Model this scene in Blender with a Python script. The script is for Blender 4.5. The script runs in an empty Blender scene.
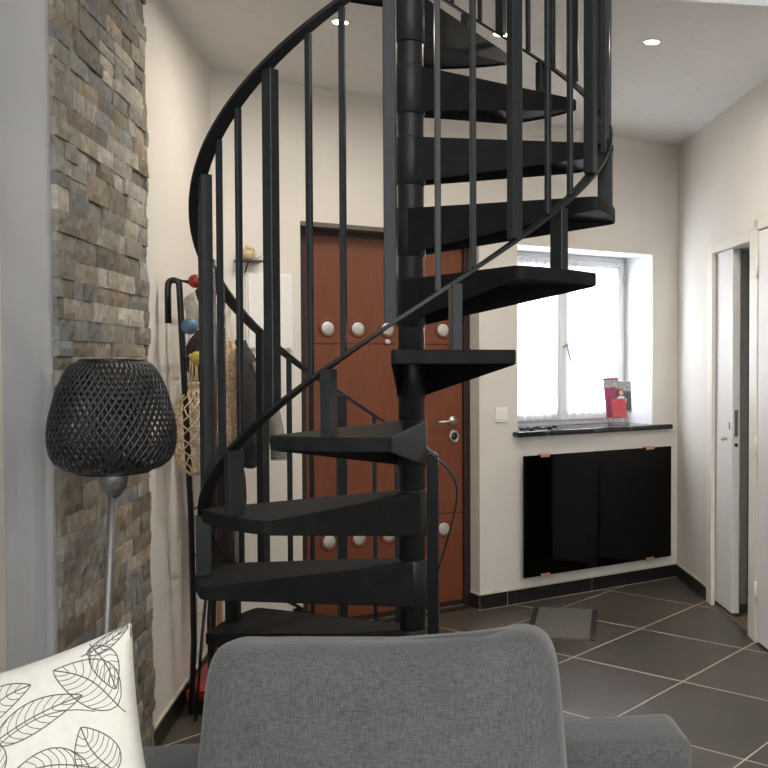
import bpy, bmesh, math, random
from math import sin, cos, pi, radians, sqrt, exp, floor as fl
from mathutils import Vector, Matrix

random.seed(7)
SC = bpy.context.scene
COL = SC.collection

# ------------------------------------------------------------------ camera
cam_d = bpy.data.cameras.new('camera')
cam = bpy.data.objects.new('camera', cam_d)
COL.objects.link(cam)
cam.location = (0, 0, 1.38)
cam.rotation_euler = (radians(90 - 1.6), 0, 0)
cam_d.sensor_width = 36
cam_d.lens = 975 / 768 * 36
cam_d.shift_x = -0.25
cam_d.clip_start = 0.05
SC.camera = cam

# ------------------------------------------------------------------ world, exposure
W = bpy.data.worlds.new('world'); SC.world = W
W.use_nodes = True
bg = W.node_tree.nodes['Background']
bg.inputs[0].default_value = (.97, 0.985, 1.0, 1)
bg.inputs[1].default_value = 3.1
SC.view_settings.view_transform = 'Standard'
SC.view_settings.look = 'None'
SC.view_settings.gamma = 1
SC.view_settings.use_curve_mapping = False
SC.view_settings.exposure = 0.42

DW = Vector((-168, 975, 0)).normalized()        # along both side walls, away from the camera
DU = Vector((DW.y, -DW.x, 0))                   # across the room, to the right
DB = Vector((1384, 975, 0)).normalized()        # along the back wall
NB = Vector((-DB.y, DB.x, 0))                   # into the back wall
M0 = Vector((-0.5234, 5.2789, 0))               # right side of the entrance recess
LC = Vector((-1.6653, 4.4744, 0))               # back left corner
RC = M0 + DB * 1.415                            # back right corner
CEIL = 2.685
AB = math.atan2(DB.y, DB.x)
AW = math.atan2(DW.y, DW.x)
AU = math.atan2(DU.y, DU.x)

def area_light(name, loc, target, sx, sy, power, color):
    d = bpy.data.lights.new(name, 'AREA'); d.shape = 'RECTANGLE'
    d.size = sx; d.size_y = sy; d.energy = power; d.color = color
    o = bpy.data.objects.new(name, d); COL.objects.link(o)
    o.location = loc
    o.rotation_euler = (Vector(target) - Vector(loc)).to_track_quat('-Z', 'Y').to_euler()
    return o
wc = M0 + DB * 0.73 + Vector((0, 0, 1.55))
area_light('daylight_outside_window', wc + NB * 0.95 + Vector((0, 0, .05)), wc, 1.3, 1.3, 72, (0.86, 0.92, 1.0))

# ------------------------------------------------------------------ materials
def newmat(name):
    m = bpy.data.materials.new(name); m.use_nodes = True
    return m, m.node_tree, m.node_tree.nodes['Principled BSDF']
def mat(name, col, rough=.5, metal=0, noise=0, nscale=20, bump=0, bscale=200, spec=None, trans=0, coat=0, emis=None, emstr=0, stretch=None, detail=3):
    m, nt, b = newmat(name)
    b.inputs['Base Color'].default_value = (*col, 1)
    b.inputs['Roughness'].default_value = rough
    b.inputs['Metallic'].default_value = metal
    if spec is not None: b.inputs['Specular IOR Level'].default_value = spec
    if trans: b.inputs['Transmission Weight'].default_value = trans
    if coat: b.inputs['Coat Weight'].default_value = coat
    if emis:
        b.inputs['Emission Color'].default_value = (*emis, 1); b.inputs['Emission Strength'].default_value = emstr
    N = nt.nodes; L = nt.links
    tc = N.new('ShaderNodeTexCoord')
    src = tc.outputs['Object']
    if stretch:
        mp = N.new('ShaderNodeMapping'); mp.inputs['Scale'].default_value = stretch
        L.new(src, mp.inputs[0]); src = mp.outputs[0]
    if noise:
        n = N.new('ShaderNodeTexNoise'); n.inputs['Scale'].default_value = nscale; n.inputs['Detail'].default_value = detail
        L.new(src, n.inputs['Vector'])
        r = N.new('ShaderNodeMapRange'); r.inputs['From Min'].default_value = .3; r.inputs['From Max'].default_value = .7
        r.inputs['To Min'].default_value = 1 - noise; r.inputs['To Max'].default_value = 1 + noise
        L.new(n.outputs[0], r.inputs[0])
        mx = N.new('ShaderNodeVectorMath'); mx.operation = 'SCALE'; mx.inputs[0].default_value = col
        L.new(r.outputs[0], mx.inputs['Scale']); L.new(mx.outputs[0], b.inputs['Base Color'])
    if bump:
        n = N.new('ShaderNodeTexNoise'); n.inputs['Scale'].default_value = bscale; n.inputs['Detail'].default_value = 4
        L.new(src, n.inputs['Vector'])
        bp = N.new('ShaderNodeBump'); bp.inputs['Strength'].default_value = bump; bp.inputs['Distance'].default_value = .002
        L.new(n.outputs[0], bp.inputs['Height']); L.new(bp.outputs[0], b.inputs['Normal'])
    return m

M = {}
M['wall'] = mat('cream_plaster', (.70, .66, .60), .85, noise=.03, nscale=3, bump=.35, bscale=60)
M['wall_grey'] = mat('pale_grey_paint', (.56, .57, .59), .8, noise=.03, nscale=4, bump=.2, bscale=60)
M['ceiling'] = mat('ceiling_paint', (.74, .725, .70), .9, noise=.03, nscale=30, bump=.3, bscale=90)
M['slab'] = mat('white_slab_paint', (.85, .85, .84), .8)
M['trim'] = mat('cream_gloss_paint', (.74, .70, .62), .4)
M['door_white'] = mat('white_door_paint', (.74, .73, .70), .45)
M['reveal'] = mat('white_reveal_paint', (.74, .74, .75), .8)
M['skirting'] = mat('charcoal_tile', (.014, .013, .012), .35, noise=.15, nscale=8)
M['grout'] = mat('pale_grout', (.62, .56, .46), .9)
M['steel'] = mat('anthracite_steel', (.021, .023, .024), .40, metal=.2, noise=.12, nscale=60, bump=.12, bscale=400, spec=.38)
M['tread'] = mat('anthracite_tread', (.015, .015, .0155), .62, metal=.0, noise=.22, nscale=25, bump=.15, bscale=300, spec=.10)
M['black'] = mat('black_lacquer', (.006, .006, .006), .3)
M['door_wood'] = mat('red_brown_wood', (.175, .050, .021), .38, noise=.12, nscale=6, stretch=(14, 14, 1), bump=.05, bscale=40)
M['door_dark'] = mat('dark_brown_wood', (.026, .012, .007), .4)
M['groove'] = mat('groove_brown', (.05, .016, .008), .6)
M['chrome'] = mat('brushed_steel', (.62, .60, .56), .28, metal=1)
M['satin'] = mat('satin_steel', (.26, .25, .235), .5, metal=.8)
M['porthole'] = mat('frosted_porthole', (.60, .58, .54), .4, metal=.4)
M['brass'] = mat('brass', (.6, .42, .2), .35, metal=1)
M['copper'] = mat('copper', (.62, .33, .22), .4, metal=.6)
M['rad_glass'] = mat('black_glass', (.001, .001, .001), .06, spec=.22)
M['rad_body'] = mat('radiator_body', (.5, .5, .5), .5)
M['white_plastic'] = mat('white_plastic', (.80, .78, .73), .4)
M['pvc'] = mat('white_window_frame', (.80, .80, .81), .4)
M['granite'] = mat('black_granite', (.018, .018, .02), .12, noise=.4, nscale=120)
M['dark_room'] = mat('unlit_room_black', (.006, .006, .007), .9)  # darkness of the unlit side room, put into the base colour
M['lamp_wicker'] = mat('black_wicker', (.010, .010, .012), .32, bump=.3, bscale=300)
M['lamp_diff'] = mat('lamp_inner', (.05, .05, .05), .6)
M['bulb_glow'] = mat('downlight_glow', (1, 1, 1), .5, emis=(1, .90, .75), emstr=25)
M['red'] = mat('red_lacquer', (.28, .02, .015), .35)
M['blue'] = mat('blue_lacquer', (.08, .17, .25), .35)
M['yellow'] = mat('yellow_lacquer', (.50, .38, .06), .4)
M['net'] = mat('jute_cord', (.62, .47, .28), .85, noise=.25, nscale=150)
M['knit'] = mat('wheat_knit', (.42, .30, .18), .95, noise=.45, nscale=90, bump=.8, bscale=120)
M['jacket'] = mat('charcoal_jacket', (.030, .028, .027), .8, noise=.3, nscale=20, bump=.5, bscale=60)
M['greycloth'] = mat('grey_cloth', (.24, .225, .20), .85, noise=.2, nscale=25, bump=.4, bscale=80)
M['palecloth'] = mat('pale_cloth', (.50, .46, .38), .9, noise=.2, nscale=30)
M['plum'] = mat('plum_cloth', (.045, .022, .022), .9, noise=.3, nscale=30)
M['panel_white'] = mat('white_panel_paint', (.80, .78, .75), .55)
M['darkwood'] = mat('dark_shelf_wood', (.05, .035, .025), .5)
M['shell'] = mat('shell_ornament', (.52, .42, .24), .5, noise=.3, nscale=60)
M['ochre'] = mat('ochre_wood', (.36, .24, .11), .6, noise=.25, nscale=8, stretch=(10, 10, 1))
M['matborder'] = mat('mat_border', (.02, .017, .015), .8)
M['pillow'] = mat('cream_cotton', (.80, .77, .68), .9, noise=.04, nscale=60, bump=.25, bscale=500)
M['ink'] = mat('black_ink', (.13, .125, .12), .9)
M['leaf_red'] = mat('red_print', (.55, .07, .09), .4, noise=.25, nscale=60)
M['leaf_purple'] = mat('purple_print', (.30, .05, .12), .4, noise=.4, nscale=80)
M['leaf_grey'] = mat('grey_print', (.35, .35, .34), .4, noise=.4, nscale=60)
M['leaf_dark'] = mat('dark_print', (.08, .09, .09), .4, noise=.4, nscale=70)
M['skin'] = mat('portrait_print', (.65, .42, .30), .5)
M['hair'] = mat('hair_print', (.16, .08, .04), .5)
M['paper'] = mat('white_paper', (.8, .8, .8), .6)
M['acrylic'] = mat('clear_acrylic', (1, 1, 1), .03, trans=1)
M['glass'] = mat('window_glass', (1, 1, 1), .0, trans=1)
M['glass'].node_tree.nodes['Principled BSDF'].inputs['IOR'].default_value = 1.02

def curtain_mat():
    m, nt, b = newmat('sheer_curtain'); N = nt.nodes; L = nt.links
    t = N.new('ShaderNodeBsdfTranslucent'); t.inputs[0].default_value = (.93, .94, .96, 1)
    d = N.new('ShaderNodeBsdfDiffuse'); d.inputs[0].default_value = (.85, .86, .88, 1)
    x = N.new('ShaderNodeMixShader'); x.inputs[0].default_value = .62
    L.new(d.outputs[0], x.inputs[1]); L.new(t.outputs[0], x.inputs[2])
    L.new(x.outputs[0], nt.nodes['Material Output'].inputs[0]); N.remove(b)
    return m
M['curtain'] = curtain_mat()

def floor_mat():
    m, nt, b = newmat('dark_grey_floor_tiles'); N = nt.nodes; L = nt.links
    g = N.new('ShaderNodeNewGeometry')
    def mth(op, a, bb=None, c=None):
        n = N.new('ShaderNodeMath'); n.operation = op
        for i, v in enumerate((a, bb, c)):
            if v is None: continue
            if isinstance(v, (int, float)): n.inputs[i].default_value = v
            else: L.new(v, n.inputs[i])
        return n.outputs[0]
    masks = []; ids = []
    for vec, off, sp in (((.8100, -.5864, 0), -2.042, .5735), ((.5864, .8100, 0), 3.593, .5775)):
        dp = N.new('ShaderNodeVectorMath'); dp.operation = 'DOT_PRODUCT'; dp.inputs[1].default_value = vec
        L.new(g.outputs['Position'], dp.inputs[0])
        q = mth('DIVIDE', mth('SUBTRACT', dp.outputs['Value'], off - 20 * sp), sp)
        f = mth('FRACT', q); ids.append(mth('FLOOR', q))
        e = mth('MINIMUM', f, mth('SUBTRACT', 1.0, f))
        masks.append(mth('LESS_THAN', e, .0033 / sp))
    mask = mth('MAXIMUM', masks[0], masks[1])
    cid = mth('ADD', ids[0], mth('MULTIPLY', ids[1], 7.31))
    wn = N.new('ShaderNodeTexWhiteNoise'); wn.noise_dimensions = '1D'; L.new(cid, wn.inputs['W'])
    n1 = N.new('ShaderNodeTexNoise'); n1.inputs['Scale'].default_value = 2.2; n1.inputs['Detail'].default_value = 6
    L.new(g.outputs['Position'], n1.inputs['Vector'])
    n2 = N.new('ShaderNodeTexNoise'); n2.inputs['Scale'].default_value = 40; n2.inputs['Detail'].default_value = 4
    L.new(g.outputs['Position'], n2.inputs['Vector'])
    v = mth('ADD', mth('ADD', mth('MULTIPLY', n1.outputs[0], .5), mth('MULTIPLY', n2.outputs[0], .35)), mth('MULTIPLY', wn.outputs[0], .15))
    cr = N.new('ShaderNodeValToRGB'); cr.color_ramp.elements[0].position = .3; cr.color_ramp.elements[1].position = .7
    cr.color_ramp.elements[0].color = (.052, .043, .035, 1); cr.color_ramp.elements[1].color = (.092, .077, .062, 1)
    L.new(v, cr.inputs[0])
    mx = N.new('ShaderNodeMix'); mx.data_type = 'RGBA'
    L.new(mask, mx.inputs['Factor']); L.new(cr.outputs[0], mx.inputs[6]); mx.inputs[7].default_value = (.58, .51, .40, 1)
    L.new(mx.outputs[2], b.inputs['Base Color'])
    L.new(mth('ADD', .36, mth('MULTIPLY', mask, .5)), b.inputs['Roughness'])
    bp = N.new('ShaderNodeBump'); bp.inputs['Strength'].default_value = .3; bp.inputs['Distance'].default_value = .002
    L.new(mth('SUBTRACT', mth('MULTIPLY', n2.outputs[0], .3), mask), bp.inputs['Height']); L.new(bp.outputs[0], b.inputs['Normal'])
    return m
M['floor'] = floor_mat()

def fabric_mat(name, c1, c2, sc=620):
    m, nt, b = newmat(name); N = nt.nodes; L = nt.links
    tc = N.new('ShaderNodeTexCoord'); outs = []
    for s in ((.10, 1, 1), (1, .5, .10)):
        mp = N.new('ShaderNodeMapping'); mp.inputs['Scale'].default_value = s; L.new(tc.outputs['Object'], mp.inputs[0])
        n = N.new('ShaderNodeTexNoise'); n.inputs['Scale'].default_value = sc; n.inputs['Detail'].default_value = 2
        L.new(mp.outputs[0], n.inputs['Vector']); outs.append(n.outputs[0])
    big = N.new('ShaderNodeTexNoise'); big.inputs['Scale'].default_value = 9; L.new(tc.outputs['Object'], big.inputs['Vector'])
    a = N.new('ShaderNodeMath'); a.operation = 'ADD'; L.new(outs[0], a.inputs[0]); L.new(outs[1], a.inputs[1])
    a2 = N.new('ShaderNodeMath'); a2.operation = 'MULTIPLY_ADD'; L.new(big.outputs[0], a2.inputs[0]); a2.inputs[1].default_value = .25; L.new(a.outputs[0], a2.inputs[2])
    cr = N.new('ShaderNodeMapRange'); cr.inputs[1].default_value = .9; cr.inputs[2].default_value = 1.35; L.new(a2.outputs[0], cr.inputs[0])
    mx = N.new('ShaderNodeMix'); mx.data_type = 'RGBA'; mx.inputs[6].default_value = (*c1, 1); mx.inputs[7].default_value = (*c2, 1)
    L.new(cr.outputs[0], mx.inputs['Factor']); L.new(mx.outputs[2], b.inputs['Base Color'])
    b.inputs['Roughness'].default_value = .95; b.inputs['Sheen Weight'].default_value = .25
    bp = N.new('ShaderNodeBump'); bp.inputs['Strength'].default_value = .5; bp.inputs['Distance'].default_value = .001
    L.new(a.outputs[0], bp.inputs['Height']); L.new(bp.outputs[0], b.inputs['Normal'])
    return m
M['sofa'] = fabric_mat('grey_melange_fabric', (.064, .064, .063), (.132, .130, .126))

def mat_stone():
    m, nt, b = newmat('split_face_stone'); N = nt.nodes; L = nt.links
    at = N.new('ShaderNodeVertexColor'); at.layer_name = 'Col'
    tc = N.new('ShaderNodeTexCoord')
    n = N.new('ShaderNodeTexNoise'); n.inputs['Scale'].default_value = 16; n.inputs['Detail'].default_value = 10; n.inputs['Roughness'].default_value = .75
    L.new(tc.outputs['Object'], n.inputs['Vector'])
    r = N.new('ShaderNodeMapRange'); r.inputs[1].default_value = .3; r.inputs[2].default_value = .7; r.inputs[3].default_value = .68; r.inputs[4].default_value = 1.32
    L.new(n.outputs[0], r.inputs[0])
    s = N.new('ShaderNodeVectorMath'); s.operation = 'SCALE'; L.new(at.outputs[0], s.inputs[0]); L.new(r.outputs[0], s.inputs['Scale'])
    L.new(s.outputs[0], b.inputs['Base Color']); b.inputs['Roughness'].default_value = .8
    bp = N.new('ShaderNodeBump'); bp.inputs['Strength'].default_value = .9; bp.inputs['Distance'].default_value = .006
    L.new(n.outputs[0], bp.inputs['Height']); L.new(bp.outputs[0], b.inputs['Normal'])
    return m
M['stone'] = mat_stone()

def mat_ribbed():
    m, nt, b = newmat('ribbed_grey_mat'); N = nt.nodes; L = nt.links
    tc = N.new('ShaderNodeTexCoord')
    w = N.new('ShaderNodeTexWave'); w.inputs['Scale'].default_value = 28; w.inputs['Distortion'].default_value = 1.5; w.inputs['Detail'].default_value = 3; w.inputs['Detail Scale'].default_value = 6
    L.new(tc.outputs['Object'], w.inputs['Vector'])
    mx = N.new('ShaderNodeMix'); mx.data_type = 'RGBA'; mx.inputs[6].default_value = (.05, .046, .042, 1); mx.inputs[7].default_value = (.19, .178, .16, 1)
    L.new(w.outputs['Fac'], mx.inputs['Factor']); L.new(mx.outputs[2], b.inputs['Base Color']); b.inputs['Roughness'].default_value = .95
    return m
M['ribbed'] = mat_ribbed()

# ------------------------------------------------------------------ mesh helpers
def quad_box(bm, x0, x1, y0, y1, z0, z1, bev=0, seg=2):
    r = bmesh.ops.create_cube(bm, size=1)
    vs = r['verts']
    for v in vs:
        v.co = Vector(((x0 + x1) / 2 + v.co.x * (x1 - x0), (y0 + y1) / 2 + v.co.y * (y1 - y0), (z0 + z1) / 2 + v.co.z * (z1 - z0)))
    if bev:
        es = {e for v in vs for e in v.link_edges}
        bmesh.ops.bevel(bm, geom=list(es), offset=bev, segments=seg, affect='EDGES', profile=.5, clamp_overlap=True)
def cyl(bm, a, b, r0, r1=None, n=16, caps=True):
    a = Vector(a); b = Vector(b); r1 = r0 if r1 is None else r1
    q = (b - a).to_track_quat('Z', 'Y'); ra = []; rb = []
    for i in range(n):
        t = 2 * pi * i / n; d = q @ Vector((cos(t), sin(t), 0))
        ra.append(bm.verts.new(a + d * r0)); rb.append(bm.verts.new(b + d * r1))
    for i in range(n):
        j = (i + 1) % n; f = bm.faces.new((ra[i], ra[j], rb[j], rb[i])); f.smooth = True
    if caps:
        bm.faces.new(ra[::-1]); bm.faces.new(rb)
def sph(bm, c, r, sx=1, sy=1, sz=1, n=20):
    q = bmesh.ops.create_uvsphere(bm, u_segments=n, v_segments=n // 2 + 2, radius=r)
    for v in q['verts']:
        v.co = Vector((v.co.x * sx, v.co.y * sy, v.co.z * sz)) + Vector(c)
        for f in v.link_faces: f.smooth = True
def lathe(bm, prof, c=(0, 0, 0), n=32, capb=False, capt=False):
    rings = []
    for r, z in prof:
        rings.append([bm.verts.new((c[0] + r * cos(2 * pi * i / n), c[1] + r * sin(2 * pi * i / n), c[2] + z)) for i in range(n)])
    for a, b in zip(rings, rings[1:]):
        for i in range(n):
            j = (i + 1) % n; f = bm.faces.new((a[i], a[j], b[j], b[i])); f.smooth = True
    if capb: bm.faces.new(rings[0][::-1])
    if capt: bm.faces.new(rings[-1])
def tube(bm, pts, r, n=8, closed=False, radii=None):
    pts = [Vector(p) for p in pts]; N_ = len(pts); rings = []
    up = None
    for i, p in enumerate(pts):
        if closed: t = (pts[(i + 1) % N_] - pts[i - 1])
        else: t = pts[min(i + 1, N_ - 1)] - pts[max(i - 1, 0)]
        t.normalize()
        if up is None:
            up = t.orthogonal().normalized()
        up = (up - t * up.dot(t))
        if up.length < 1e-6: up = t.orthogonal()
        up.normalize(); s = t.cross(up); rr = radii[i] if radii else r
        rings.append([bm.verts.new(p + (up * cos(2 * pi * k / n) + s * sin(2 * pi * k / n)) * rr) for k in range(n)])
    rng = range(N_) if closed else range(N_ - 1)
    for i in rng:
        a = rings[i]; b = rings[(i + 1) % N_]
        for k in range(n):
            j = (k + 1) % n; f = bm.faces.new((a[k], a[j], b[j], b[k])); f.smooth = True
    if not closed:
        bm.faces.new(rings[0][::-1]); bm.faces.new(rings[-1])
def obj(name, bm, m, parent=None, recalc=True, smooth=None):
    if recalc: bmesh.ops.recalc_face_normals(bm, faces=bm.faces)
    me = bpy.data.meshes.new(name); bm.to_mesh(me); bm.free()
    if smooth is not None:
        for p in me.polygons: p.use_smooth = smooth
    o = bpy.data.objects.new(name, me); me.materials.append(M[m] if isinstance(m, str) else m)
    COL.objects.link(o)
    if parent: o.parent = parent
    return o
def box(name, x0, x1, y0, y1, z0, z1, m, parent=None, bev=0, seg=2):
    bm = bmesh.new(); quad_box(bm, x0, x1, y0, y1, z0, z1, bev, seg); return obj(name, bm, m, parent)
def tag(o, label, cat, group=None):
    o['label'] = label; o['category'] = cat
    if group: o['group'] = group
    return o
def empty(name, loc, rz=0):
    o = bpy.data.objects.new(name, None); COL.objects.link(o); o.empty_display_size = .05
    o.location = loc; o.rotation_euler = (0, 0, rz); return o
def thing(name, loc, rz, label, cat, group=None):
    return tag(empty(name, loc, rz), label, cat, group)
def struct(o, label=None, cat='wall'):
    o['kind'] = 'structure'
    if label: o['label'] = label; o['category'] = cat
    return o
def place(o, loc, rz):
    o.location = loc; o.rotation_euler = (0, 0, rz); return o
def slab(name, pts, z0, z1, m):
    bm = bmesh.new()
    a = [bm.verts.new((p[0], p[1], z0)) for p in pts]; b = [bm.verts.new((p[0], p[1], z1)) for p in pts]
    bm.faces.new(a[::-1]); bm.faces.new(b)
    for i in range(len(pts)):
        j = (i + 1) % len(pts); bm.faces.new((a[i], a[j], b[j], b[i]))
    return obj(name, bm, m)
def copy_tree(o, parent=None):
    c = o.copy(); COL.objects.link(c); c.parent = parent
    for ch in o.children: copy_tree(ch, c)
    return c

# ------------------------------------------------------------------ room shell
TOPZ = 5.0
NEAR = -6.2                                            # along DW from the back corners: behind the camera
fpts = [LC + DW * (NEAR - 9) - DU * 4,  LC + DW * NEAR - DU * 4, LC + DW * NEAR - DU * .25, LC + DW * .05 - DU * .25, M0 - DB * 1.9 + NB * .34, M0 + DB * 1.9 + NB * .34, RC + DU * .25, RC + DW * (NEAR - 1.2) + DU * .25, RC + DW * (NEAR - 1.2) + DU * 4, RC + DW * (NEAR - 10.2) + DU * 4]  # unseen apron behind the camera, added to block world light from below
struct(slab('floor', fpts, -.12, 0, 'floor'), 'dark grey square floor tiles laid diagonally with pale grout', 'floor')
# back wall: local x = along the wall, y = into the wall
bm = bmesh.new(); T = .34
for x0, x1, z0, z1 in ((-1.75, -.984, 0, TOPZ), (-.984, 0, 2.03, TOPZ), (0, .241, 0, TOPZ), (.241, 1.216, 0, .935), (.241, 1.216, 2.005, TOPZ), (1.216, 1.85, 0, TOPZ)):
    quad_box(bm, x0, x1, 0, T, z0, z1)
struct(place(obj('wall_back', bm, 'wall'), M0, AB), 'cream plastered back wall with the entrance door and the window', 'wall')
# left wall: local x = along DW from the corner, +y = out of the room
bm = bmesh.new(); quad_box(bm, -2.045, .02, 0, .25, 0, TOPZ)
struct(place(obj('wall_left', bm, 'wall'), LC, AW), 'cream left wall behind the coat rack', 'wall')
bm = bmesh.new(); quad_box(bm, NEAR, -2.045, 0, .25, 0, TOPZ)
struct(place(obj('wall_left_near', bm, 'wall_grey'), LC, AW), 'pale grey wall strip to the left of the stone cladding', 'wall')
bm = bmesh.new(); quad_box(bm, -2.54, -2.435, -.03, 0, 0, TOPZ, .004)
struct(place(obj('trim_1', bm, 'trim'), LC, AW))
# right wall: local x = along DW from the corner, -y = out of the room
bm = bmesh.new()
for x0, x1, z0, z1 in ((-.73, .05, 0, TOPZ), (-1.325, -.73, 1.945, TOPZ), (-1.445, -1.325, 0, TOPZ), (-2.27, -1.445, 1.985, TOPZ), (NEAR - 1.2, -2.27, 0, TOPZ)):
    if x0 == -.73:
        quad_box(bm, x0, x1, -.012, 0, z0, 2.0)        # thin skin in front of the sliding door pocket
        quad_box(bm, x0, x1, -.2, -.075, z0, 2.0)
        quad_box(bm, x0, x1, -.2, 0, 2.0, TOPZ)
    else:
        quad_box(bm, x0, x1, -.2, 0, z0, z1)
struct(place(obj('wall_right', bm, 'wall'), RC, AW), 'cream right wall with the sliding door and the white door', 'wall')
# room behind the sliding door, its lack of light put into near-black walls
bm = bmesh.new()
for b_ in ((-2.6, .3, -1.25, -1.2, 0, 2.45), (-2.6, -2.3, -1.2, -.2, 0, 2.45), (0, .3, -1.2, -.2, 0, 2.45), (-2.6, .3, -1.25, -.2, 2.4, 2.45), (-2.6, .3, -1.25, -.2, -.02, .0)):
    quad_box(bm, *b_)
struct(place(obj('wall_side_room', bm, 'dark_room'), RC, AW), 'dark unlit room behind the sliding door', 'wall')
# ceiling over the entrance, with the edge of the stairwell
E0 = Vector((.252, 3.598, 0))
cp = [E0 - DU * 2.1, E0 + DU * 2.2, E0 + DU * 2.2 + DW * 3.4, E0 - DU * 2.1 + DW * 2.2]
def clip_left(p, x): return p
kx = (E0 - LC).dot(DW)
cp = [LC + DW * kx, RC + DW * ((E0 - RC).dot(DW)), RC + NB * .0, LC + NB * .0]
struct(slab('ceiling', cp, CEIL, CEIL + .19, 'ceiling'), 'taupe ceiling with recessed spotlights above the entrance', 'ceiling')
fc = cp[0:2]
bm = bmesh.new(); quad_box(bm, 0, (fc[1] - fc[0]).length, -.012, 0, CEIL + .0, CEIL + .21)
struct(place(obj('trim_2', bm, 'slab'), fc[0], AU), 'white painted edge of the floor opening above the stairs', 'trim')
tp = [LC + DW * NEAR - DU * .2, LC - DU * .2, RC + DW * .5 + DU * .2, RC + DW * NEAR + DU * .2]
struct(slab('ceiling_upper', tp, TOPZ, TOPZ + .1, 'slab'))

# skirting tiles
def skirting(name, origin, ang, x0, x1, side, joints, z1=.08):
    # side: +1 the room lies on +y, -1 on -y
    t = .010
    a = empty(name, origin, ang); struct(a)
    bm = bmesh.new(); last = x0
    for j in list(joints) + [x1]:
        quad_box(bm, last + (.0015 if last != x0 else 0), j - (.0015 if j != x1 else 0), min(0, side * t), max(0, side * t), .003, z1, .001, 1); last = j
    obj('tiles', bm, 'skirting', a)
    bm = bmesh.new(); quad_box(bm, x0 + .001, x1 - .001, min(0, side * t * .7), max(0, side * t * .7), 0, z1 + .009)
    obj('grout_line', bm, 'grout', a)
skirting('baseboard_back', M0, AB, 0.0, 1.405, -1, (.17, .75))
skirting('baseboard_left_of_door', M0, AB, -1.38, -.99, -1, ())
skirting('baseboard_left', LC, AW, -1.15, -.02, -1, (-.55,))
skirting('baseboard_right', RC, AW, -.64, -.02, 1, (-.3,))
a = empty('baseboard_recess', M0, AB); struct(a)
bm = bmesh.new(); quad_box(bm, -.010, 0, 0, .10, .003, .08, .001, 1); obj('tiles', bm, 'skirting', a)
bm = bmesh.new(); quad_box(bm, -.007, 0, .001, .10, 0, .086); obj('grout_line', bm, 'grout', a)

# ------------------------------------------------------------------ entrance door
d1 = struct(empty('door_1', M0, AB), 'red brown entrance door with round portholes and steel lever', 'door')
bm = bmesh.new()
quad_box(bm, -.984, -.925, .095, .20, 0, 2.03, .003); quad_box(bm, -.036, 0, .102, .20, 0, 2.03, .003)
quad_box(bm, -.925, -.036, .102, .20, 1.985, 2.03, .003)
obj('door_frame', bm, 'door_dark', d1)
box('lintel_plate', -.984, 0, -.004, .10, 2.012, 2.034, M['door_dark'], d1).data.materials[0] = mat('lintel_grey', (.12, .10, .085), .6)
bm = bmesh.new()
for z0, z1 in ((.012, .522), (.528, 1.441), (1.447, 1.983)):
    quad_box(bm, -.923, -.038, .122, .165, z0, z1, .002, 1)
quad_box(bm, -.92, -.041, .128, .16, .012, 1.98)
obj('door_leaf', bm, 'door_wood', d1)
for zz in (1.525, .445):
    for xx in (-.804, -.643, -.480, -.318, -.156):
        bm = bmesh.new()
        prof = [(.047, 0), (.047, .004), (.043, .007), (.037, .007), (.034, .002)]
        lathe(bm, prof, n=32)
        o = obj('porthole', bm, 'door_wood', d1); o.location = (xx, .122, zz); o.rotation_euler = (pi / 2, 0, 0)
        bm = bmesh.new(); lathe(bm, [(.0335, 0), (.0335, .004), (.028, .007), (.001, .008)], n=32, capb=True, capt=True)
        g = obj('porthole_glass', bm, 'porthole', o)
bm = bmesh.new(); lathe(bm, [(.017, 0), (.017, .004), (.012, .006), (.001, .006)], capb=True, capt=True, n=24)
o = obj('peephole', bm, 'chrome', d1); o.location = (-.478, .122, 1.457); o.rotation_euler = (pi / 2, 0, 0)
bm = bmesh.new()
lathe(bm, [(.026, 0), (.026, .006), (.022, .009), (.010, .009), (.010, .045), (.001, .046)], capb=True, capt=True, n=24)
h = obj('door_handle', bm, 'chrome', d1); h.location = (-.097, .122, 1.032); h.rotation_euler = (pi / 2, 0, 0)
bm = bmesh.new(); tube(bm, [(0, 0, .042), (-.02, 0, .047), (-.06, -.002, .048), (-.115, -.004, .046)], .008, n=10)
obj('lever', bm, 'chrome', h)
bm = bmesh.new(); lathe(bm, [(.030, 0), (.030, .008), (.026, .012), (.020, .012), (.018, .006)], capb=True, n=28)
for v in bm.verts: v.co.y *= 1.25
l = obj('lock', bm, 'chrome', d1); l.location = (-.093, .122, .945); l.rotation_euler = (pi / 2, 0, 0)
bm = bmesh.new(); lathe(bm, [(.018, .004), (.018, .009), (.001, .010)], capb=True, capt=True, n=20); quad_box(bm, -.003, .003, -.008, .008, .009, .013)
obj('lock_cylinder', bm, 'black', l)
box('threshold', -.925, -.036, .06, .17, 0, .012, 'door_dark', d1, .002)
box('threshold_strip', -.925, -.036, .108, .118, .0125, .016, 'chrome', d1)
bm = bmesh.new(); quad_box(bm, -.92, -.04, .112, .122, .015, .045, .002); obj('bottom_seal', bm, 'door_dark', d1)

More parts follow.
